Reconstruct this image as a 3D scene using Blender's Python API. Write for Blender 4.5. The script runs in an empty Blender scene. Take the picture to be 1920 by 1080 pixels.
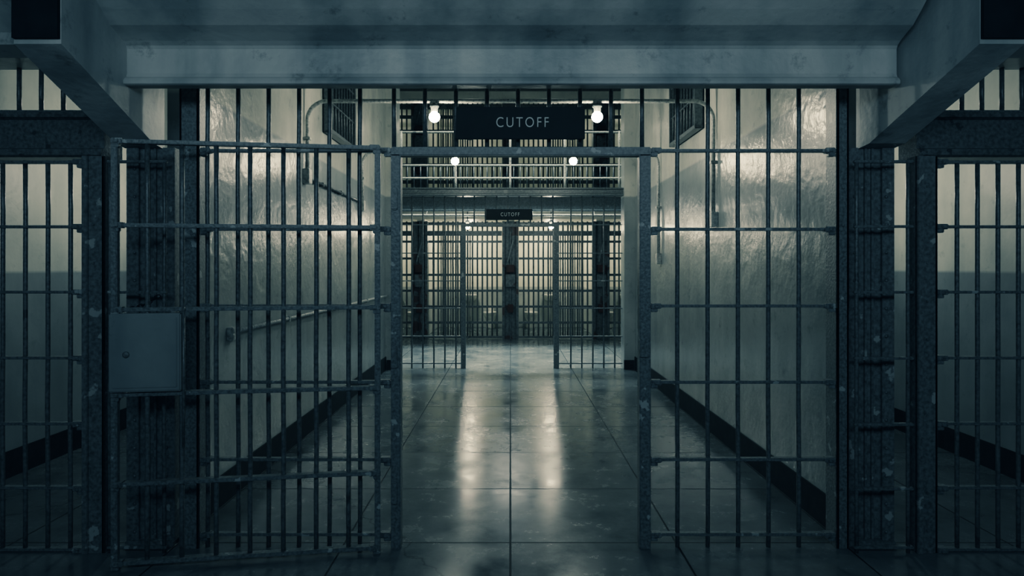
import bpy, bmesh, math, random
from mathutils import Vector, Matrix
random.seed(4)
S = bpy.context.scene
COL = S.collection

# ---------------------------------------------------------------- materials
def new_mat(name):
    m = bpy.data.materials.new(name); m.use_nodes = True
    nt = m.node_tree; b = nt.nodes['Principled BSDF']
    return m, nt, b
def N(nt, t, **kw):
    n = nt.nodes.new(t)
    for k, v in kw.items():
        if k.startswith('i_'): n.inputs[k[2:].replace('_', ' ')].default_value = v
        else: setattr(n, k, v)
    return n
def ramp(nt, fac, p0, c0, p1, c1):
    r = nt.nodes.new('ShaderNodeValToRGB')
    r.color_ramp.elements[0].position = p0; r.color_ramp.elements[0].color = (*c0, 1)
    r.color_ramp.elements[1].position = p1; r.color_ramp.elements[1].color = (*c1, 1)
    nt.links.new(fac, r.inputs[0]); return r
def mix(nt, fac, a, b, blend='MIX'):
    m = nt.nodes.new('ShaderNodeMix'); m.data_type = 'RGBA'; m.blend_type = blend
    if hasattr(fac, 'links'): nt.links.new(fac, m.inputs[0])
    else: m.inputs[0].default_value = fac
    for i, v in ((6, a), (7, b)):
        if hasattr(v, 'links'): nt.links.new(v, m.inputs[i])
        else: m.inputs[i].default_value = (*v, 1)
    return m.outputs[2]

def metal_paint(name, col, chip, rough=0.4, scale=9, bump=0.45, chip_at=0.68, spec=0.5):
    m, nt, b = new_mat(name)
    g = N(nt, 'ShaderNodeNewGeometry')
    n1 = N(nt, 'ShaderNodeTexNoise', i_Scale=scale, i_Detail=8.0)
    n2 = N(nt, 'ShaderNodeTexNoise', i_Scale=scale*6, i_Detail=4.0)
    for n in (n1, n2): nt.links.new(g.outputs['Position'], n.inputs['Vector'])
    r = ramp(nt, n1.outputs[0], chip_at-0.02, (0,0,0), chip_at, (1,1,1))
    r2 = ramp(nt, n2.outputs[0], 0.32, tuple(c*0.5 for c in col), 0.68, tuple(c*1.45 for c in col))
    nt.links.new(mix(nt, r.outputs[0], r2.outputs[0], chip), b.inputs['Base Color'])
    b.inputs['Roughness'].default_value = rough
    b.inputs['Specular IOR Level'].default_value = spec
    bp = N(nt, 'ShaderNodeBump', i_Strength=bump, i_Distance=0.004)
    nt.links.new(n2.outputs[0], bp.inputs['Height']); nt.links.new(bp.outputs[0], b.inputs['Normal'])
    return m

def wall_mat(name, line, up, low, rough=0.26, bump=0.35, streak=0.3, bscale=22.0, stain=0.3):
    m, nt, b = new_mat(name)
    g = N(nt, 'ShaderNodeNewGeometry')
    sp = N(nt, 'ShaderNodeSeparateXYZ'); nt.links.new(g.outputs['Position'], sp.inputs[0])
    nz = N(nt, 'ShaderNodeTexNoise', i_Scale=1.7, i_Detail=8.0, i_Roughness=0.62); nt.links.new(g.outputs['Position'], nz.inputs['Vector'])
    mp = N(nt, 'ShaderNodeMapping'); mp.inputs['Scale'].default_value = (3, 3, 0.5); nt.links.new(g.outputs['Position'], mp.inputs[0])
    st = N(nt, 'ShaderNodeTexNoise', i_Scale=1.0, i_Detail=6.0); nt.links.new(mp.outputs[0], st.inputs['Vector'])
    mr = N(nt, 'ShaderNodeMapRange'); mr.inputs['From Min'].default_value = line-0.012; mr.inputs['From Max'].default_value = line+0.012
    nt.links.new(sp.outputs[2], mr.inputs['Value'])
    base = mix(nt, mr.outputs[0], low, up)
    sr = ramp(nt, st.outputs[0], 0.38, (0.55,0.59,0.61), 0.58, (1,1,1))
    c1 = mix(nt, streak, base, sr.outputs[0], 'MULTIPLY')
    sr2 = ramp(nt, nz.outputs[0], 0.3, (0.76,0.77,0.78), 0.68, (1.08,1.08,1.07))
    c2 = mix(nt, 1.0, c1, sr2.outputs[0], 'MULTIPLY')
    sn = N(nt, 'ShaderNodeTexNoise', i_Scale=7.0, i_Detail=9.0, i_Roughness=0.7); nt.links.new(g.outputs['Position'], sn.inputs['Vector'])
    sr3 = ramp(nt, sn.outputs[0], 0.32, (0.3,0.31,0.31), 0.42, (1,1,1))
    c3 = mix(nt, stain, c2, sr3.outputs[0], 'MULTIPLY')
    nt.links.new(c3, b.inputs['Base Color'])
    b.inputs['Roughness'].default_value = rough
    bn = N(nt, 'ShaderNodeTexNoise', i_Scale=bscale, i_Detail=5.0); nt.links.new(g.outputs['Position'], bn.inputs['Vector'])
    bn2 = N(nt, 'ShaderNodeTexNoise', i_Scale=4.0, i_Detail=3.0); nt.links.new(g.outputs['Position'], bn2.inputs['Vector'])
    bp0 = N(nt, 'ShaderNodeBump', i_Strength=bump, i_Distance=0.02)
    nt.links.new(bn2.outputs[0], bp0.inputs['Height'])
    bp = N(nt, 'ShaderNodeBump', i_Strength=bump, i_Distance=0.006)
    nt.links.new(bn.outputs[0], bp.inputs['Height']); nt.links.new(bp0.outputs[0], bp.inputs['Normal'])
    nt.links.new(bp.outputs[0], b.inputs['Normal'])
    return m

def floor_mat():
    m, nt, b = new_mat('polished_concrete')
    g = N(nt, 'ShaderNodeNewGeometry')
    mp = N(nt, 'ShaderNodeMapping'); mp.inputs['Location'].default_value = (0, -0.11, 0)
    nt.links.new(g.outputs['Position'], mp.inputs[0])
    br = N(nt, 'ShaderNodeTexBrick', offset=0.0, squash=1.0)
    br.inputs['Scale'].default_value = 1; br.inputs['Brick Width'].default_value = 0.9; br.inputs['Row Height'].default_value = 0.9
    br.inputs['Mortar Size'].default_value = 0.006; br.inputs['Mortar Smooth'].default_value = 0.2
    br.inputs['Color1'].default_value = (0.078,0.088,0.092,1); br.inputs['Color2'].default_value = (0.098,0.109,0.113,1)
    br.inputs['Mortar'].default_value = (0.006,0.008,0.009,1)
    nt.links.new(mp.outputs[0], br.inputs['Vector'])
    n1 = N(nt, 'ShaderNodeTexNoise', i_Scale=2.6, i_Detail=12.0, i_Roughness=0.74); nt.links.new(g.outputs['Position'], n1.inputs['Vector'])
    dn = N(nt, 'ShaderNodeTexNoise', i_Scale=5.0, i_Detail=5.0); nt.links.new(g.outputs['Position'], dn.inputs['Vector'])
    ad = N(nt, 'ShaderNodeVectorMath', operation='MULTIPLY_ADD')
    nt.links.new(dn.outputs['Color'], ad.inputs[0]); ad.inputs[1].default_value = (0.35,0.35,0); nt.links.new(g.outputs['Position'], ad.inputs[2])
    vo = N(nt, 'ShaderNodeTexVoronoi', feature='DISTANCE_TO_EDGE'); vo.inputs['Scale'].default_value = 0.28
    nt.links.new(ad.outputs[0], vo.inputs['Vector'])
    cr = ramp(nt, vo.outputs['Distance'], 0.0, (0.5,0.5,0.5), 0.004, (1,1,1))
    r1 = ramp(nt, n1.outputs[0], 0.30, (0.52,0.53,0.55), 0.70, (1.3,1.3,1.28))
    c = mix(nt, 1.0, mix(nt, 1.0, br.outputs['Color'], r1.outputs[0], 'MULTIPLY'), cr.outputs[0], 'MULTIPLY')
    nt.links.new(c, b.inputs['Base Color'])
    rr = ramp(nt, n1.outputs[0], 0.34, (0.12,)*3, 0.66, (0.33,)*3)
    nt.links.new(mix(nt, br.outputs['Fac'], rr.outputs[0], (0.7,0.7,0.7)), b.inputs['Roughness'])
    b.inputs['Specular IOR Level'].default_value = 0.21
    bn = N(nt, 'ShaderNodeTexNoise', i_Scale=2.5, i_Detail=6.0); nt.links.new(g.outputs['Position'], bn.inputs['Vector'])
    bp = N(nt, 'ShaderNodeBump', i_Strength=0.14, i_Distance=0.02); nt.links.new(bn.outputs[0], bp.inputs['Height'])
    bp2 = N(nt, 'ShaderNodeBump', i_Strength=0.5, i_Distance=0.004, invert=True); nt.links.new(br.outputs['Fac'], bp2.inputs['Height'])
    nt.links.new(bp.outputs[0], bp2.inputs['Normal']); nt.links.new(bp2.outputs[0], b.inputs['Normal'])
    return m

def plain(name, col, rough=0.5, spec=0.5):
    m, nt, b = new_mat(name)
    n = N(nt, 'ShaderNodeTexNoise', i_Scale=12.0, i_Detail=4.0)
    g = N(nt, 'ShaderNodeNewGeometry'); nt.links.new(g.outputs['Position'], n.inputs['Vector'])
    r = ramp(nt, n.outputs[0], 0.3, tuple(c*0.7 for c in col), 0.7, tuple(c*1.2 for c in col))
    nt.links.new(r.outputs[0], b.inputs['Base Color']); b.inputs['Roughness'].default_value = rough
    b.inputs['Specular IOR Level'].default_value = spec
    return m
def emit(name, col, s):
    m, nt, b = new_mat(name)
    b.inputs['Base Color'].default_value = (*col, 1)
    b.inputs['Emission Color'].default_value = (*col, 1); b.inputs['Emission Strength'].default_value = s
    return m

WARM = (1.0, 0.93, 0.74)
M_BAR = metal_paint('bar_paint', (0.066,0.074,0.076), (0.02,0.024,0.026), 0.36)
M_FRAME = metal_paint('frame_paint', (0.085,0.096,0.099), (0.26,0.28,0.28), 0.4, 12, chip_at=0.665)
M_DARK = metal_paint('dark_column_paint', (0.078,0.088,0.091), (0.24,0.255,0.25), 0.5, 9, chip_at=0.65)
M_BEAM = wall_mat('beam_paint', 0.0, (0.42,0.435,0.43), (0.2,0.2,0.2), 0.42, 0.35, 1.0, 26.0, 0.6)
M_BLACK = plain('black_metal', (0.006,0.008,0.010), 0.7, 0.1)
M_RUST = metal_paint('chipped_column_paint', (0.06,0.068,0.070), (0.03,0.008,0.005), 0.5, 3.5, chip_at=0.60)
M_RED = plain('rusty_lock_paint', (0.035,0.010,0.006), 0.6, 0.3)
M_PIPE = metal_paint('pipe_paint', (0.36,0.375,0.36), (0.12,0.13,0.13), 0.35, 8, 0.25)
M_RAIL = metal_paint('railing_paint', (0.50,0.51,0.46), (0.2,0.2,0.19), 0.35, 8, 0.25)
M_LINT = metal_paint('lintel_paint', (0.085,0.098,0.10), (0.17,0.18,0.18), 0.4, 7)
M_DECK = metal_paint('walkway_paint', (0.055,0.064,0.066), (0.13,0.14,0.14), 0.45, 6)
M_WALL = wall_mat('corridor_wall_paint', 2.52, (0.56,0.57,0.52), (0.28,0.30,0.30), 0.23, 0.48, 0.45, 20.0, 0.4)
M_SIDE = wall_mat('side_wall_paint', 1.46, (0.56,0.57,0.51), (0.24,0.26,0.265), 0.45, 0.3, 0.4)
M_CELL = wall_mat('cell_wall_paint', 1.0, (0.66,0.66,0.56), (0.36,0.37,0.35), 0.5)
M_CEIL = wall_mat('ceiling_paint', 0.0, (0.20,0.22,0.23), (0.2,0.2,0.2), 0.5, 0.15)
M_BASE = plain('black_baseboard_paint', (0.016,0.019,0.021), 0.7, 0.1)
M_FLOOR = floor_mat()
M_SIGN = plain('black_sign_board', (0.007,0.009,0.010), 0.6, 0.15)
M_LET = emit('self_lit_lettering', (0.36,0.38,0.375), 0.10)  # painted letters given a faint glow of their own to read paler
M_BULB = emit('glowing_bulb', WARM, 380)
M_CER = plain('white_porcelain', (0.6,0.6,0.56), 0.2)

# ---------------------------------------------------------------- mesh helpers
def link(o, parent=None):
    COL.objects.link(o)
    if parent: o.parent = parent
    return o
def tag(o, label, cat, group=None):
    o['label'] = label; o['category'] = cat
    if group: o['group'] = group
    return o
def struct(o, label=None):
    o['kind'] = 'structure'
    if label: o['label'] = label
    return o
def empty(name, loc, label, cat, group=None, rot=0):
    e = bpy.data.objects.new(name, None); e.empty_display_size = 0.1
    e.location = loc; e.rotation_euler = (0, 0, rot); link(e)
    return tag(e, label, cat, group)
def to_obj(name, bm, mat, parent=None, loc=(0,0,0), smooth=False):
    me = bpy.data.meshes.new(name)
    bmesh.ops.recalc_face_normals(bm, faces=bm.faces)
    bm.to_mesh(me); bm.free()
    for mt in (mat if isinstance(mat, (list, tuple)) else [mat]): me.materials.append(mt)
    if smooth:
        for p in me.polygons: p.use_smooth = True
    o = bpy.data.objects.new(name, me); o.location = loc
    return link(o, parent)
CACHE = {}
def add_box(bm, x0,x1,y0,y1,z0,z1, bev=0):
    t = bmesh.new()
    bmesh.ops.create_cube(t, size=1)
    for v in t.verts:
        v.co = Vector(((x0+x1)/2 + v.co.x*(x1-x0), (y0+y1)/2 + v.co.y*(y1-y0), (z0+z1)/2 + v.co.z*(z1-z0)))
    if bev: bmesh.ops.bevel(t, geom=t.edges[:], offset=bev, segments=2, affect='EDGES')
    me = bpy.data.meshes.new('t'); t.to_mesh(me); t.free(); bm.from_mesh(me); bpy.data.meshes.remove(me)
def box(name, x0,x1,y0,y1,z0,z1, mat, parent=None, bev=0.0):
    c = ((x0+x1)/2,(y0+y1)/2,(z0+z1)/2); d = (x1-x0,y1-y0,z1-z0)
    key = ('b', name, tuple(round(a,4) for a in d), mat.name, bev)
    if key in CACHE:
        o = bpy.data.objects.new(name, CACHE[key]); o.location = c; return link(o, parent)
    bm = bmesh.new(); add_box(bm, -d[0]/2,d[0]/2,-d[1]/2,d[1]/2,-d[2]/2,d[2]/2, bev)
    o = to_obj(name, bm, mat, parent, c); CACHE[key] = o.data; return o
def vbar(name, x,y,z0,z1,r,mat,parent=None, seg=12):
    L = z1-z0; key = ('v', name, round(L,4), r, mat.name)
    if key in CACHE:
        o = bpy.data.objects.new(name, CACHE[key]); o.location = (x,y,z0); return link(o, parent)
    bm = bmesh.new(); rings = []; n = max(2, int(L/0.25)); rnd = random.Random(int(L*1000))
    for i in range(n+1):
        ox, oy = (0,0) if i in (0,n) else (rnd.uniform(-.0015,.0015), rnd.uniform(-.0015,.0015))
        rings.append([bm.verts.new((ox+r*math.cos(2*math.pi*k/seg), oy+r*math.sin(2*math.pi*k/seg), L*i/n)) for k in range(seg)])
    for i in range(n):
        for k in range(seg): bm.faces.new((rings[i][k],rings[i][(k+1)%seg],rings[i+1][(k+1)%seg],rings[i+1][k]))
    bm.faces.new(rings[0][::-1]); bm.faces.new(rings[-1])
    o = to_obj(name, bm, mat, parent, (x,y,z0), True); CACHE[key] = o.data; return o
def sweep(name, pts, r, mat, parent=None, seg=12):
    pts = [Vector(p) for p in pts]; o0 = pts[0].copy(); pts = [p-o0 for p in pts]
    bm = bmesh.new(); rings = []; prev = None
    for i, p in enumerate(pts):
        t = (pts[min(i+1,len(pts)-1)] - pts[max(i-1,0)]).normalized()
        if prev is None:
            a = Vector((0,0,1)) if abs(t.z) < 0.9 else Vector((1,0,0))
            u = t.cross(a).normalized()
        else: u = (prev - t*prev.dot(t)).normalized()
        prev = u; w = t.cross(u)
        rings.append([bm.verts.new(p + r*(u*math.cos(2*math.pi*k/seg)+w*math.sin(2*math.pi*k/seg))) for k in range(seg)])
    for i in range(len(rings)-1):
        for k in range(seg): bm.faces.new((rings[i][k],rings[i][(k+1)%seg],rings[i+1][(k+1)%seg],rings[i+1][k]))
    bm.faces.new(rings[0][::-1]); bm.faces.new(rings[-1])
    return to_obj(name, bm, mat, parent, o0, True)
def lathe(name, prof, mat, parent=None, loc=(0,0,0), seg=20, sx=1, sy=1):
    bm = bmesh.new(); rings = []
    for r, z in prof:
        rings.append([bm.verts.new((sx*r*math.cos(2*math.pi*k/seg), sy*r*math.sin(2*math.pi*k/seg), z)) for k in range(seg)])
    for i in range(len(rings)-1):
        for k in range(seg): bm.faces.new((rings[i][k],rings[i][(k+1)%seg],rings[i+1][(k+1)%seg],rings[i+1][k]))
    bm.faces.new(rings[0][::-1]); bm.faces.new(rings[-1])
    return to_obj(name, bm, mat, parent, loc, True)
def prism(name, prof, x0, x1, mat, parent=None, shift=None):
    """profile in (y,z) extruded along x"""
    cx = (x0+x1)/2; cy = sum(p[0] for p in prof)/len(prof); cz = sum(p[1] for p in prof)/len(prof)
    f = shift or (lambda y: 0)
    bm = bmesh.new()
    a = [bm.verts.new((x0-cx+f(p[0]),p[0]-cy,p[1]-cz)) for p in prof]; b = [bm.verts.new((x1-cx+f(p[0]),p[0]-cy,p[1]-cz)) for p in prof]
    n = len(prof)
    for i in range(n): bm.faces.new((a[i],a[(i+1)%n],b[(i+1)%n],b[i]))
    bm.faces.new(a[::-1]); bm.faces.new(b)
    return to_obj(name, bm, mat, parent, (cx,cy,cz))
def sbox(name, *a, mat=None, label=None):
    return struct(box(name, *a, mat), label)

# ---------------------------------------------------------------- structure
H2 = 6.2
sbox('floor', -6,6,-3,17.2,-0.12,0, mat=M_FLOOR, label='polished concrete slab floor with scored joints')
YL0, YR0 = 3.98, 3.86
sbox('wall_left', -2.0,-1.82, YL0,9.95, 0,5.6, mat=M_WALL, label='two-tone glossy painted corridor wall')
sbox('wall_right', 1.82,2.0, YR0,9.95, 0,5.6, mat=M_WALL, label='two-tone glossy painted corridor wall')
sbox('wall_left_return', -6,-1.66, 9.95,10.25, 0,H2, mat=M_WALL)
sbox('wall_right_return', 1.66,6, 9.95,10.25, 0,H2, mat=M_WALL)
sbox('wall_left_outer', -3.72,-3.57, 3.8,9.95, 0,3.4, mat=M_SIDE, label='two-tone painted side passage wall')
sbox('wall_right_outer', 3.57,3.72, 3.8,9.95, 0,3.4, mat=M_SIDE, label='two-tone painted side passage wall')
sbox('ceiling_left', -3.72,-2.0, 3.87,9.95, 3.4,3.5, mat=M_CEIL)
sbox('ceiling_right', 2.0,3.72, 3.87,9.95, 3.4,3.5, mat=M_CEIL)
sbox('ceiling_middle', -2.0,2.0, 3.87,10.25, 5.6,5.75, mat=M_CEIL)
sbox('ceiling', -6,6,-3,2.7, 3.1,3.25, mat=M_CEIL)
sbox('ceiling_hall', -6,6,10.25,17.2, H2,H2+.15, mat=M_CEIL)
sbox('wall_front_upper', -6,6,3.72,3.86, 2.78,5.75, mat=M_CEIL)
sbox('wall_hall_left', -6.15,-6,9.95,17.2,0,H2, mat=M_SIDE)
sbox('wall_hall_right', 6,6.15,9.95,17.2,0,H2, mat=M_SIDE)
sbox('wall_back', -6,6,17.0,17.2,0,H2, mat=M_CELL, label='cream painted back wall of the cells')
sbox('baseboard_left', -1.82,-1.808, YL0,9.95, 0,0.19, mat=M_BASE)
sbox('baseboard_right', 1.808,1.82, YR0,9.95, 0,0.19, mat=M_BASE)
sbox('baseboard_left_return', -1.80,-1.655, 9.93,9.95, 0,0.14, mat=M_BASE)
sbox('baseboard_right_return', 1.655,1.80, 9.93,9.95, 0,0.14, mat=M_BASE)
sbox('baseboard_left_outer', -3.57,-3.558, 3.8,9.95, 0,0.19, mat=M_BASE)
sbox('baseboard_right_outer', 3.558,3.57, 3.8,9.95, 0,0.19, mat=M_BASE)

# ---------------------------------------------------------------- overhead steel
prof = [(3.42,2.392),(3.34,2.388),(3.328,2.393),(3.325,2.405),(3.335,2.42),(3.352,2.432),(3.358,2.45),(3.358,2.57),(3.35,2.585),(3.325,2.60),
        (3.27,2.622),(3.22,2.64),(3.15,2.69),(3.04,2.78),(2.92,2.88),(2.80,2.98),(2.70,3.1),(3.71,3.1),(3.71,2.565),(3.42,2.565)]
b = prism('ceiling_beam', prof, -1.9, 1.9, M_BEAM)
tag(b, 'wide blue-grey painted beam with coved top over the gate', 'beam')
def brace(x0, x1, sh):
    f = lambda y: sh*(3.7-y)/0.82
    pr = [(3.68,2.14),(3.60,2.15),(2.88,2.44),(2.88,3.1),(3.71,3.1),(3.71,2.14)]
    o = prism('brace_beam', pr, x0, x1, M_BEAM, None, f)
    tag(o, 'blue-grey painted sloping haunch beam resting on a steel column', 'beam', 'haunch beams')
    p = box('end_plate', -(x1-x0)/2+0.004+sh, (x1-x0)/2-0.004+sh, 2.86-o.location.y, 2.885-o.location.y, 2.46-o.location.z, 3.1-o.location.z, M_BLACK, o)
    p['label'] = 'black recessed beam end'
brace(-2.08, -1.88, -0.015); brace(1.88, 2.07, 0.10)
for sx in (-1, 1):
    xs = sorted((sx*2.16, sx*4.6))
    o = prism('lintel', [(3.62,2.08),(3.60,2.09),(3.60,2.12),(3.63,2.13),(3.63,2.28),(3.60,2.29),(3.60,2.315),(3.80,2.315),(3.80,2.08)], xs[0], xs[1], M_BAR)
    tag(o, 'dark steel lintel beam between two barred grilles', 'beam', 'side lintels')
    o = prism('edge_beam', [(3.5,2.57),(3.38,2.60),(3.38,2.66),(3.2,2.8),(3.0,3.1),(3.71,3.1),(3.71,2.57)], xs[0], xs[1], M_BEAM)
    tag(o, 'blue-grey painted ceiling edge beam over a barred opening', 'beam', 'side edge beams')

# ---------------------------------------------------------------- grilles
R = 0.0118
ZS = [0.07, 0.47, 0.883, 1.29, 1.70, 2.12]
def bracket(x, y, z, parent, s=1):
    bm = bmesh.new()
    add_box(bm, -0.028,0.028,-0.026,0.02,-0.014,0.014, 0.004)
    add_box(bm, -0.01,0.01,-0.034,-0.024,-0.009,0.009, 0.003)
    add_box(bm, -0.008 if s<0 else -0.028, 0.028 if s<0 else 0.008, -0.02,0.014,-0.032,-0.012, 0.003)
    o = to_obj('strap_bracket', bm, M_FRAME, parent, (x,y,z)); return o
def grille(name, base, xs, zr, straps, x0, x1, label, group=None, mat=M_BAR, brk=False, sh=0.008, sd=0.018, r=R):
    e = empty(name, base, label, 'barred grille', group)
    bx, by, bz = base
    for x in xs: vbar('bar', x-bx, 0, zr[0]-bz, zr[1]-bz, r, mat, e)
    for z in straps:
        box('strap', x0-bx, x1-bx, -sd, sd, z-sh-bz, z+sh-bz, M_FRAME, e, 0.003)
        if brk:
            bracket(x0-bx+0.03, -0.004, z-bz, e, 1); bracket(x1-bx-0.03, -0.004, z-bz, e, -1)
    return e
def doorframe(Y, xl, xr, label, ztop, pw=0.052):
    e = empty('door_frame', ((xl+xr)/2, Y, 0), label, 'door frame', 'gate door frames')
    c = (xl+xr)/2
    box('post', xl-pw-c, xl-c, -0.035,0.035, 0,2.13, M_FRAME, e, 0.005)
    box('post', xr-c, xr+pw+0.008-c, -0.035,0.035, 0,2.13, M_FRAME, e, 0.005)
    box('header', xl-pw-c, xr+pw+0.008-c, -0.04,0.04, 2.09,2.135, M_FRAME, e, 0.005)
    for z in (1.86, 1.02, 0.30):
        box('hinge', xl-0.05-c, xl-0.015-c, -0.05,-0.033, z-0.06, z+0.06, M_FRAME, e, 0.006)
    box('latch_keep', xr+0.0-c, xr+0.045-c, -0.05,-0.03, 1.02,1.12, M_FRAME, e, 0.004)
    for i in range(9):
        x = xl-0.04+0.166*i
        if x < xr+0.06: vbar('bar', x-c, 0.0, 2.13, ztop, R, M_BAR, e)
    return e
Y1, Y2 = 3.657, 10.1
for Y, ztop, nb in ((Y1, 2.56, 0), (Y2, 2.54, 1)):
    xl = -0.66 if nb else -0.583; xr = 0.64 if nb else 0.686
    pw = 0.07 if nb else 0.052
    gl = xl-pw-0.001; gr = xr+pw+0.009
    lx = [-0.806-0.163*i for i in range(5 if nb else 6)]
    rx = [0.894+0.1625*i for i in range(5)]
    xl0 = -1.655; xr0 = 1.655 if nb else 1.733
    lx = [x for x in lx if x > -1.64]
    rx = [x for x in rx if x < xr0-0.03]
    grille('gate_grille', ((xl0+gl)/2, Y, 0), lx, (0.0, ztop), ZS, xl0+.001, gl, 'fixed steel bar grille with flat cross straps beside the gate', 'fixed gate grilles', brk=not nb)
    grille('gate_grille', ((xr0+gr)/2, Y, 0), rx, (0.0, ztop), ZS, gr, xr0, 'fixed steel bar grille with flat cross straps beside the gate', 'fixed gate grilles', brk=not nb)
    doorframe(Y, xl, xr, 'painted steel gate frame with bars above the header', ztop, pw)
def angle_post(name, x0, x1, z1, label, group):
    e = empty(name, ((x0+x1)/2, Y1, 0), label, 'post', group); w = (x1-x0)/2
    bm = bmesh.new(); add_box(bm, -w, w, -0.03,-0.018, 0, z1, 0.002)
    add_box(bm, -w, -w+0.014, -0.03,0.10, 0, z1, 0.002); add_box(bm, w-0.014, w, -0.03,0.10, 0, z1, 0.002)
    for i in range(int(z1/0.2)): add_box(bm, -0.007,0.007,-0.037,-0.028,0.113+0.2*i,0.127+0.2*i,0.002)
    to_obj('post_profile', bm, M_FRAME, e)
angle_post('grille_post', -1.76,-1.656, 2.56, 'broad painted steel post at the end of the gate grille', 'grille end posts')
angle_post('grille_post', 1.735,1.80, 2.56, 'slim painted steel post at the end of the gate grille', 'grille end posts')
o = prism('gate_lintel', [(10.02,2.54),(10.0,2.55),(10.0,2.57),(10.03,2.58),(10.03,2.63),(10.0,2.64),(10.0,2.66),(10.18,2.66),(10.18,2.54)], -1.66, 1.66, M_LINT)
tag(o, 'grey painted steel lintel across the top of the gate', 'beam')

ZS2 = [0.012, 0.337, 0.674, 1.02, 1.366, 1.71, 2.05]
YS = 3.60
for sx in (-1, 1):
    p0, p1 = sorted((sx*2.125, sx*2.235))
    o = empty('gate_post', ((p0+p1)/2, YS, 0), 'tall painted steel angle post beside a barred gate', 'post', 'side gate posts')
    w = (p1-p0)/2
    bm = bmesh.new(); add_box(bm, -w, w, -0.03,-0.018, 0,2.08, 0.002); add_box(bm, -w, -w+0.014, -0.03,0.06, 0,2.08,0.002); add_box(bm, w-0.014, w, -0.03,0.06, 0,2.08,0.002)
    add_box(bm, -w-0.0,-w+0.03,-0.045,-0.028,0,2.08,0.003)
    for z in [0.12+0.2*i for i in range(10)]: add_box(bm, -0.006,0.006,-0.036,-0.028,z-0.006,z+0.006,0.002)
    to_obj('post_profile', bm, M_DARK, o)
    x0, x1 = sorted((sx*2.236, sx*3.54))
    if sx < 0: xs = [-2.32-0.119*i for i in range(11)]
    else: xs = [2.355+0.108*i for i in range(11)]
    grille('side_grille', ((x0+x1)/2, YS, 0), xs, (0.0, 2.06), ZS2, x0, x1, 'steel bar grille closing a side passage', 'side passage grilles', r=0.011, sh=0.0075, brk=True)
    xs2 = [x - sx*0.03 for x in xs]
    grille('transom_grille', ((x0+x1)/2, 3.68, 2.315), xs2, (2.315, 2.57), [2.335], x0, x1, 'short steel bars above a dark lintel', 'transom grilles', r=0.0115, sh=0.007, sd=0.012)
    a, bb = sorted((sx*1.80, sx*2.11))
    if sx > 0:
        grille('column_grille', ((a+bb)/2, YS-0.02, 0), [1.815, 2.085], (0.0, 2.06), [0.03,0.337,0.674,1.02,1.366,1.71,2.05], a, bb, 'narrow bar grille in front of a dark steel column', 'column grilles', r=0.010, sh=0.007, sd=0.014)
    else:
        grille('column_grille', ((a+bb)/2, YS-0.02, 0), [-1.815, -2.10], (0.0, 2.06), [0.03,1.366,2.05], a, bb, 'narrow bar grille in front of a dark steel column', 'column grilles', r=0.010, sh=0.007, sd=0.014)
    c0 = sx*1.935
    e = empty('steel_column', (c0, 3.77, 0), 'dark riveted steel column with chipped paint', 'column', 'near steel columns')
    bm = bmesh.new()
    for q in (-1, 1):
        lo, hi = sorted((q*0.10, q*0.13)); add_box(bm, lo, hi, -0.09,0.09, 0,2.14, 0.003)
        lo, hi = sorted((q*0.13, q*0.065)); add_box(bm, lo, hi, -0.10,-0.088, 0,2.14, 0.002)
        lo, hi = sorted((q*0.012, q*0.024)); add_box(bm, lo, hi, -0.09,0.0, 0,2.14, 0.002)
    add_box(bm, -0.105,0.105,-0.075,-0.06, 0,2.14, 0)
    to_obj('column_shaft', bm, M_DARK, e)
    for q in (-1, 1):
        for i in range(14):
            lathe('rivet', [(0.009,0),(0.008,0.004),(0.005,0.007),(0.001,0.008)], M_DARK, e, (q*0.085, -0.10, 0.075+0.15*i), 8).rotation_euler = (math.pi/2,0,0)
    box('base_plate', -0.13,0.13,-0.12,0.1,0,0.03, M_DARK, e, 0.004)

# swung-open gate leaf
HX, HY = -0.68, 3.575
ang = math.atan2(-0.20, -1.29)
e = empty('gate_leaf', (HX, HY, 0), 'swung-open steel bar gate with a flat lock box', 'gate', rot=ang)
L = 1.305
box('stile', 0, 0.03, -0.02,0.02, 0.0,2.13, M_FRAME, e, 0.004)
box('stile', L-0.03, L, -0.02,0.02, 0.0,2.13, M_FRAME, e, 0.004)
for i in range(1, 8): vbar('bar', L*i/8, 0, 0.02, 2.12, R, M_BAR, e)
for z in (0.035, 0.425, 0.868, 1.288, 1.705, 2.12):
    box('strap', 0, L, -0.022,0.022, z-0.010, z+0.010, M_FRAME, e, 0.003)
    b = bracket(0.03, 0.004, z, e, -1); b.rotation_euler = (0,0,math.pi)
    b = bracket(L-0.03, 0.004, z, e, 1); b.rotation_euler = (0,0,math.pi)
bm = bmesh.new(); add_box(bm, L-0.335, L-0.003, 0.0, 0.05, 0.885, 1.27, 0.006)
add_box(bm, L-0.318, L-0.02, 0.05, 0.055, 0.905, 1.25, 0.003)
lb = to_obj('lock_box', bm, wall_mat('lock_box_paint', 0.0, (0.17,0.187,0.19), (0,0,0), 0.4, 0.15, 0.8, 22.0, 0.7), e)
lb['label'] = 'flat rectangular lock cover box'
kh = lathe('keyhole_cover', [(0.016,0),(0.016,0.004),(0.012,0.008),(0.002,0.009)], M_DARK, lb, (L-0.085, 0.055, 1.07), 16); kh.rotation_euler = (-math.pi/2,0,0)
vbar('box_rod', L-0.342, 0.03, 0.60, 1.30, 0.007, M_BAR, e)
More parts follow.
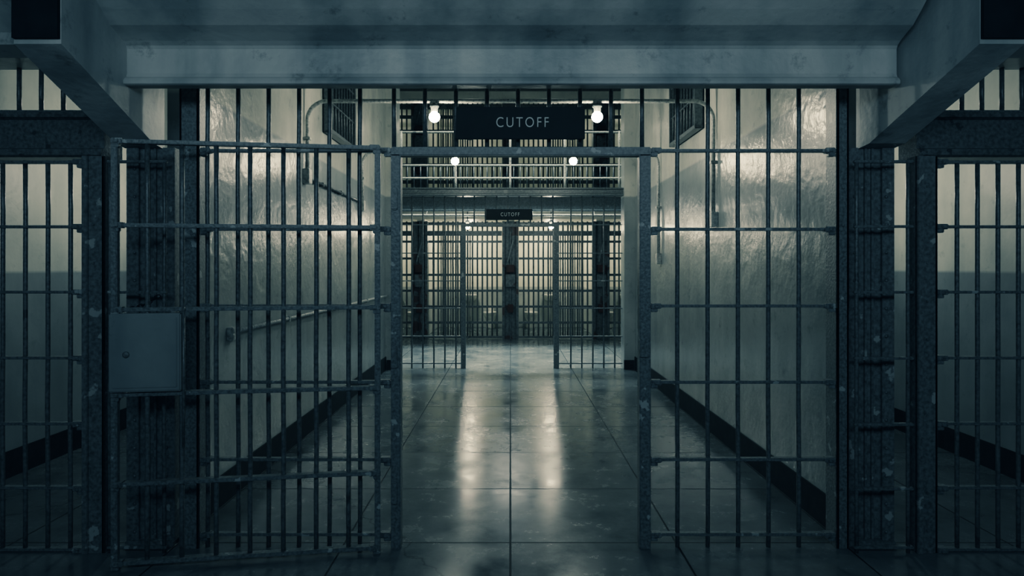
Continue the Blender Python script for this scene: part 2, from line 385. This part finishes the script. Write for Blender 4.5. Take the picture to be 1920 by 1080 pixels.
def chain(p0, p1, n):
    p0 = Vector(p0); p1 = Vector(p1); d = (p1-p0)
    bm = bmesh.new()
    for i in range(n):
        t = (i+0.5)/n; c = p0 + d*t - p0; c.z -= 0.02*math.sin(math.pi*t)
        rings = []; M = 14
        ax = d.normalized(); up = Vector((0,1,0)) if i % 2 else Vector((0,0,1)); up = (up-ax*up.dot(ax)).normalized(); nn = ax.cross(up)
        for k in range(M):
            a = 2*math.pi*k/M; cen = c + ax*0.016*math.cos(a) + up*0.009*math.sin(a)
            rad = (ax*math.cos(a)+up*math.sin(a)).normalized()
            rings.append([bm.verts.new(cen + 0.003*(rad*math.cos(b_)+nn*math.sin(b_))) for b_ in [2*math.pi*j/6 for j in range(6)]])
        for k in range(M):
            for j in range(6): bm.faces.new((rings[k][j],rings[k][(j+1)%6],rings[(k+1)%M][(j+1)%6],rings[(k+1)%M][j]))
    o = to_obj('chain', bm, M_BLACK, None, p0, True); tag(o, 'short dark steel chain looped on the gate edge', 'chain')
chain((-1.825, 3.55, 1.35), (-1.955, 3.42, 1.285), 9)

# ---------------------------------------------------------------- signs
def sign(Y, x0, x1, z0, z1):
    cx = (x0+x1)/2; cz = (z0+z1)/2
    e = empty('sign', (cx, Y, cz), 'black rectangular sign reading CUTOFF in pale capitals', 'sign', 'cutoff signs')
    w = (x1-x0)/2; h = (z1-z0)/2
    box('sign_board', -w, w, -0.012, 0.012, -h, h, M_SIGN, e, 0.003)
    box('hanger_bracket', -w*0.8-0.015, -w*0.8+0.015, 0.012, 0.03, -h, h, M_BAR, e, 0.002)
    box('hanger_bracket', w*0.8-0.015, w*0.8+0.015, 0.012, 0.03, -h, h, M_BAR, e, 0.002)
    cu = bpy.data.curves.new('lettering', 'FONT'); cu.body = 'CUTOFF'; cu.size = 0.076; cu.space_character = 1.3
    cu.align_x = 'CENTER'; cu.align_y = 'CENTER'; cu.extrude = 0.002; cu.offset = -0.0007
    t = bpy.data.objects.new('lettering', cu); COL.objects.link(t)
    bpy.context.view_layer.update()
    me = bpy.data.meshes.new_from_object(t.evaluated_get(bpy.context.evaluated_depsgraph_get()))
    bpy.data.objects.remove(t)
    wx = max(v.co.x for v in me.vertices)-min(v.co.x for v in me.vertices)
    k = 0.275/wx
    hy = max(v.co.y for v in me.vertices)-min(v.co.y for v in me.vertices)
    for v in me.vertices: v.co.x *= k; v.co.y *= 0.052/hy
    me.materials.clear(); me.materials.append(M_LET)
    o = bpy.data.objects.new('lettering', me); o.rotation_euler = (math.pi/2,0,0); o.location = (0.01,-0.0135,0.0)
    link(o, e); o['label'] = 'pale grey capital letters'
sign(3.60, -0.286, 0.392, 2.172, 2.34)
sign(10.03, -0.355, 0.325, 2.185, 2.345)

# ---------------------------------------------------------------- lamps and conduits
def lamp(x, y, z, stem_top, mat, group, label):
    e = empty('hanging_lamp', (x,y,z), label, 'lamp', group)
    lathe('bulb', [(0.002,-0.048),(0.02,-0.044),(0.037,-0.031),(0.047,-0.014),(0.049,0.002),(0.044,0.020),(0.033,0.034),(0.022,0.042),(0.018,0.045)], mat, e, (0,0,0), 20)
    lathe('socket', [(0.022,0.042),(0.030,0.048),(0.032,0.080),(0.042,0.088),(0.042,0.1),(0.02,0.113)], M_DARK, e, (0,0,0), 16)
    vbar('stem', 0,0, 0.107, stem_top-z, 0.009, M_DARK, e)
def conduit(Y, Z, drop_l, drop_r, X=1.79):
    r = 0.17; pts = []
    e = empty('conduit', (0, Y, Z), 'painted conduit pipe spanning the corridor with drops down both walls', 'pipe', 'lamp conduits')
    pts.append((-X, 0, drop_l-Z))
    for i in range(9):
        a = math.pi/2*i/8; pts.append((-X + r*(1-math.cos(a)), 0, -r + r*math.sin(a)))
    for i in range(9):
        a = math.pi/2*i/8; pts.append((X - r + r*math.sin(a), 0, -r + r*math.cos(a)))
    pts.append((X, 0, drop_r-Z))
    sweep('pipe', pts, 0.018, M_PIPE, e, 10)
    for s, d in ((-1, drop_l), (1, drop_r)):
        box('junction_box', s*X-0.03, s*X+0.03, -0.05,0.05, d-Z-0.13, d-Z, M_PIPE, e, 0.005)
        box('pipe_clip', s*X-0.03, s*X+0.03, -0.03,0.03, (d-Z)*0.55-0.012, (d-Z)*0.55+0.012, M_PIPE, e, 0.003)
conduit(6.02, 2.96, 2.36, 1.98)
conduit(8.25, 2.90, 2.3, 1.66)
for x in (-0.67, 0.765): lamp(x, 6.02, 2.82, 2.943, M_BULB, 'near corridor bulbs', 'bare glowing bulb in a grey socket under a conduit')
for x in (-0.67, 0.76): lamp(x, 8.25, 2.775, 2.883, M_BULB, 'mid corridor bulbs', 'bare glowing bulb in a grey socket under a conduit')
for x in (-0.78, 0.74): lamp(x, 12.42, 2.23, 2.50, M_BULB, 'walkway bulbs', 'bare glowing bulb hanging below the cell walkway')
e = empty('wall_pipe', (-1.79, 7, 1.08), 'thin painted pipe running along the corridor wall from an outlet box', 'pipe')
sweep('pipe', [(0,-2.55,0),(0,0,0.0),(0,2.9,0)], 0.016, M_PIPE, e, 10)
bm = bmesh.new(); add_box(bm, -0.03,0.01,-2.62,-2.55,-0.06,0.03,0.004); add_box(bm, 0.008,0.014,-2.61,-2.56,-0.05,-0.02,0.002); add_box(bm, 0.008,0.014,-2.61,-2.56,-0.01,0.02,0.002)
to_obj('outlet_box', bm, M_PIPE, e)
for y in (-1.5, 0, 1.5): box('pipe_clip', -0.03,0.019,y-0.015,y+0.015,-0.022,0.022, M_PIPE, e, 0.003)
e = empty('wall_pipe', (-1.79, 6.8, 2.28), 'short conduit running along the corridor wall', 'pipe')
sweep('pipe', [(0,-0.72,0),(0,0.9,0.0),(0,1.35,0.0)], 0.013, M_BAR, e, 10)
for y in (-0.3, 0.4): box('pipe_clip', -0.03,0.016,y-0.012,y+0.012,-0.02,0.02, M_BAR, e, 0.002)

for s, y0, y1 in ((-1, 6.6, 7.65), (1, 6.4, 7.45)):
    X = s*1.80
    e = empty('window_grille', (X, (y0+y1)/2, 2.8), 'dark barred vent window set in the corridor wall', 'window', 'vent windows')
    h = (y1-y0)/2
    a, bq = sorted((-s*0.07, s*0.01))
    box('window_recess', min(0,s*0.012)-0.002, max(0,s*0.012)+0.002, -h, h, 0,1.25, M_BLACK, e)
    for q in (-1,1):
        lo, hi = sorted((q*h, q*(h-0.04))); box('frame_side', a, bq, lo, hi, 0,1.25, M_BAR, e, 0.004)
    box('frame_rail', a, bq, -h, h, 0,0.04, M_BAR, e, 0.004); box('frame_rail', a, bq, -h, h, 1.21,1.25, M_BAR, e, 0.004)
    n = 9
    for i in range(1, n): vbar('bar', -s*0.05, -h+2*h*i/n, 0.03, 1.22, 0.009, M_BAR, e)
    for z in (0.3,0.62,0.94): box('strap', -s*0.05-0.008, -s*0.05+0.008, -h+.02, h-.02, z-0.008, z+0.008, M_BAR, e)

# ---------------------------------------------------------------- cell block
CY = 14.2
def cell_front(x0, x1, z0, top, tier):
    e = empty('cell_front', ((x0+x1)/2, CY, z0), 'barred cell front with wide flat cross straps', 'cell bars', 'cell fronts tier %s' % ('one' if tier==1 else 'two'))
    w = (x1-x0)/2
    n = int(round(2*w/0.1))
    for i in range(1, n): vbar('bar', -w+2*w*i/n, 0, 0.03, top, 0.0175, M_BAR, e, 8)
    zs = (0.04, 0.34, 0.67, 1.0, 1.33, 1.67, 2.02, top-0.04) if tier == 1 else (0.06, 0.4, 0.75, 1.1, 1.45, 1.75, top-0.03)
    hh = 0.024 if tier == 1 else 0.035
    for z in zs: box('strap', -w, w, -0.022,0.022, z-hh, z+hh, M_BAR, e, 0.003)
    box('door_track', -w, w, -0.10,-0.02, 2.14 if tier==1 else 1.90, 2.24 if tier==1 else 2.0, M_DECK, e, 0.004)
    m = 7
    for i in range(m): vbar('door_bar', (-w+0.22+0.1*i+0.05) if x0 < 0 else (w-0.22-0.1*i-0.05), -0.05, 0.05, 2.14 if tier==1 else 1.9, 0.011, M_BAR, e, 8)
cx = [-5.64,-3.76,-1.88,0,1.88,3.76,5.64]
for tier, z0, top in ((1, 0.0, 2.44), (2, 2.86, 2.1)):
    for i in range(1, 5):
        cell_front(cx[i]+0.175, cx[i+1]-0.175, z0, top, tier)
    for i in range(1, 6):
        x = cx[i]
        e = empty('cell_column', (x, CY-0.02, z0), 'dark steel pier with chipped rusty paint between two cells', 'column', 'cell block piers')
        bm = bmesh.new()
        add_box(bm, -0.17,0.17,0.0,0.14, 0, top, 0.004)
        add_box(bm, -0.17,-0.12,-0.10,0.0, 0, top, 0.004); add_box(bm, 0.12,0.17,-0.10,0.0, 0, top, 0.004)
        add_box(bm, -0.01,0.01,-0.06,0.0, 0, top, 0.002)
        to_obj('pier_shaft', bm, M_RUST, e)
        box('lock_housing', -0.085,0.085,-0.14,-0.005, 1.38,1.54, M_RED, e, 0.008)
        box('lock_plate', -0.10,0.10,-0.12,-0.005, 1.08,1.34, M_RUST, e, 0.008)
        box('lever_box', -0.06,0.06,-0.12,-0.005, 0.55,0.72, M_RED, e, 0.008)
        box('diagonal_lever', -0.014,0.014,-0.09,-0.06, 1.6,2.05, M_FRAME, e, 0.003).rotation_euler = (0,0.25,0)
for i in range(1, 6):
    x = cx[i]
    sbox('wall_cell_divider', x-0.08,x+0.08,CY+0.13,17.0,0,H2, mat=M_CELL)
sbox('floor_tier', -6,6,CY+0.12,17.0,2.5,2.85, mat=M_CELL)
sbox('floor_tier_upper', -6,6,CY-0.05,17.0,4.98,5.25, mat=M_CELL)
sbox('wall_cell_upper', -6,6,CY+0.0,CY+0.2,5.25,H2, mat=M_LINT)
def deck(z0, z1, name, lab):
    pr = [(12.30,z0),(12.30,z0+0.03),(12.34,z0+0.04),(12.34,z1-0.05),(12.28,z1-0.04),(12.28,z1),(CY-0.19,z1),(CY-0.19,z1-0.12),(12.42,z1-0.12),(12.42,z0)]
    o = prism(name, pr, -5.99, 5.99, M_DECK); tag(o, lab, 'walkway', 'cell block walkways')
deck(2.50, 2.80, 'walkway', 'grey painted steel walkway along the upper cells')
deck(4.90, 5.22, 'walkway', 'grey painted steel walkway along the highest cells')
for z0 in (2.80, 5.22):
    e = empty('walkway_railing', (0, 12.33, z0), 'painted pipe railing along the cell walkway', 'railing', 'walkway railings')
    for i in range(13): vbar('post', -5.9+0.983*i, 0, 0, 1.15, 0.022, M_RAIL, e)
    for z in (0.08, 0.30, 0.53, 0.82, 1.13): sweep('rail', [(-5.95,0,z),(0,0,z),(5.95,0,z)], 0.018, M_RAIL, e, 8)
    for i in range(90): vbar('baluster', -5.34+0.12*i, 0, 0.06, 0.53, 0.010, M_BAR, e, 8)
e = empty('conduit', (0, 12.22, 2.42), 'pale conduit under the walkway edge with rounded drops', 'pipe')
pts = [(-2.2,0,-0.55)]
for i in range(7): a=math.pi/2*i/6; pts.append((-2.2+0.18*(1-math.cos(a)),0,-0.18+0.18*math.sin(a)))
for i in range(7): a=math.pi/2*i/6; pts.append((2.2-0.18+0.18*math.sin(a),0,-0.18+0.18*math.cos(a)))
pts.append((2.2,0,-0.55)); sweep('pipe', pts, 0.022, M_PIPE, e, 10)
for x in (-1.5,-0.4,0.4,1.5): sweep('pipe_hanger', [(x,0,0),(x,0.04,0.05),(x,0.09,0.078)], 0.006, M_PIPE, e)

for i in range(1, 5):
    xm = (cx[i]+cx[i+1])/2
    s = 1 if xm > 0 else -1
    e = empty('toilet', (xm - s*0.45, 16.66, 0), 'white porcelain toilet bowl against the cell back wall', 'toilet', 'cell toilets')
    lathe('bowl', [(0.11,0),(0.11,0.04),(0.09,0.15),(0.15,0.3),(0.19,0.38),(0.19,0.40),(0.15,0.40),(0.1,0.28),(0.02,0.22)], M_CER, e, (0,0,0), 20, 1, 1.2)
    box('flush_neck', -0.09,0.09,0.18,0.34,0.0,0.5, M_CER, e, 0.02)
    e = empty('sink', (xm + s*0.05, 16.82, 0), 'small white wall-hung basin in the cell', 'sink', 'cell sinks')
    lathe('basin', [(0.05,0.64),(0.12,0.68),(0.18,0.78),(0.2,0.82),(0.17,0.82),(0.12,0.75),(0.02,0.72)], M_CER, e, (0,0,0), 20, 1.1, 0.85)
    sweep('faucet', [(0,0.14,0.82),(0,0.14,0.90),(0,0.08,0.92),(0,0.04,0.89)], 0.012, M_FRAME, e, 8)
    sweep('drain_pipe', [(0,0,0.64),(0,0,0.3),(0,0,0.0)], 0.02, M_CER, e, 8)

# ---------------------------------------------------------------- lights
def area(name, loc, rot, sx, sy, p, col, spread=math.pi):
    l = bpy.data.lights.new(name, 'AREA'); l.shape='RECTANGLE'; l.size=sx; l.size_y=sy; l.energy=p; l.color=col; l.spread=spread
    o = bpy.data.objects.new(name, l); o.location=loc; o.rotation_euler=rot; COL.objects.link(o)
def point(name, loc, p, col, r=0.08):
    l = bpy.data.lights.new(name, 'POINT'); l.energy=p; l.color=col; l.shadow_soft_size=r
    o = bpy.data.objects.new(name, l); o.location=loc; COL.objects.link(o)
for i in range(1, 5):
    xm = (cx[i]+cx[i+1])/2
    point('cell_light', (xm, 16.0, 2.3), 72 if abs(xm) < 1.5 else 42, WARM)
    point('cell_light_upper', (xm, 16.0, 4.7), 15 if abs(xm) < 1.5 else 9, WARM)
area('hall_skylight_fill', (0, 11.3, 6.1), (0,0,0), 4, 0.8, 260, (0.95,0.98,0.88), math.radians(60))  # stands in for a skylight, narrowed to brighten the hall floor; no fixture
area('floor_fill_light', (0, 12.6, 2.47), (math.radians(-28),0,0), 0.6, 0.12, 9, (1,0.97,0.85), math.radians(150))  # added source hidden behind the far sign, brightens floor through the doorway
for s in (-1, 1): point('passage_light', (s*2.6, 5.9, 2.3), 36, (1,0.95,0.80))
area('front_fill_light', (0, -0.6, 2.9), (math.radians(80),0,0), 5, 0.8, 58, (0.88,0.93,0.93), math.radians(140))  # unseen fill added behind the camera to brighten beam and near bars

w = bpy.data.worlds.new('World'); S.world = w; w.use_nodes = True
w.node_tree.nodes['Background'].inputs[0].default_value = (0.54,0.62,0.67,1)
w.node_tree.nodes['Background'].inputs[1].default_value = 0.06

# cool colour response of the photograph (plain colour management)
vs = S.view_settings
vs.use_curve_mapping = True
cm = vs.curve_mapping
def setc(c, pts):
    c.points[0].location = pts[0]; c.points[len(c.points)-1].location = pts[-1]
    for p in pts[1:-1]: c.points.new(*p)
cm.extend = 'EXTRAPOLATED'
setc(cm.curves[0], [(0,0.001),(0.06,0.030),(0.2,0.138),(0.5,0.46),(1,1.02)])
setc(cm.curves[1], [(0,0.002),(0.06,0.050),(0.2,0.176),(0.5,0.47),(1,0.96)])
setc(cm.curves[2], [(0,0.004),(0.06,0.065),(0.2,0.192),(0.5,0.41),(1,0.71)])
cm.update()

cam = bpy.data.cameras.new('Camera'); cam.lens = 24; cam.sensor_width = 36
cam.shift_x = 3/1920; cam.shift_y = -40/1920; cam.clip_start = 0.05
co = bpy.data.objects.new('Camera', cam); co.location = (0,0,1.5); co.rotation_euler = (math.pi/2,0,0)
COL.objects.link(co); S.camera = co
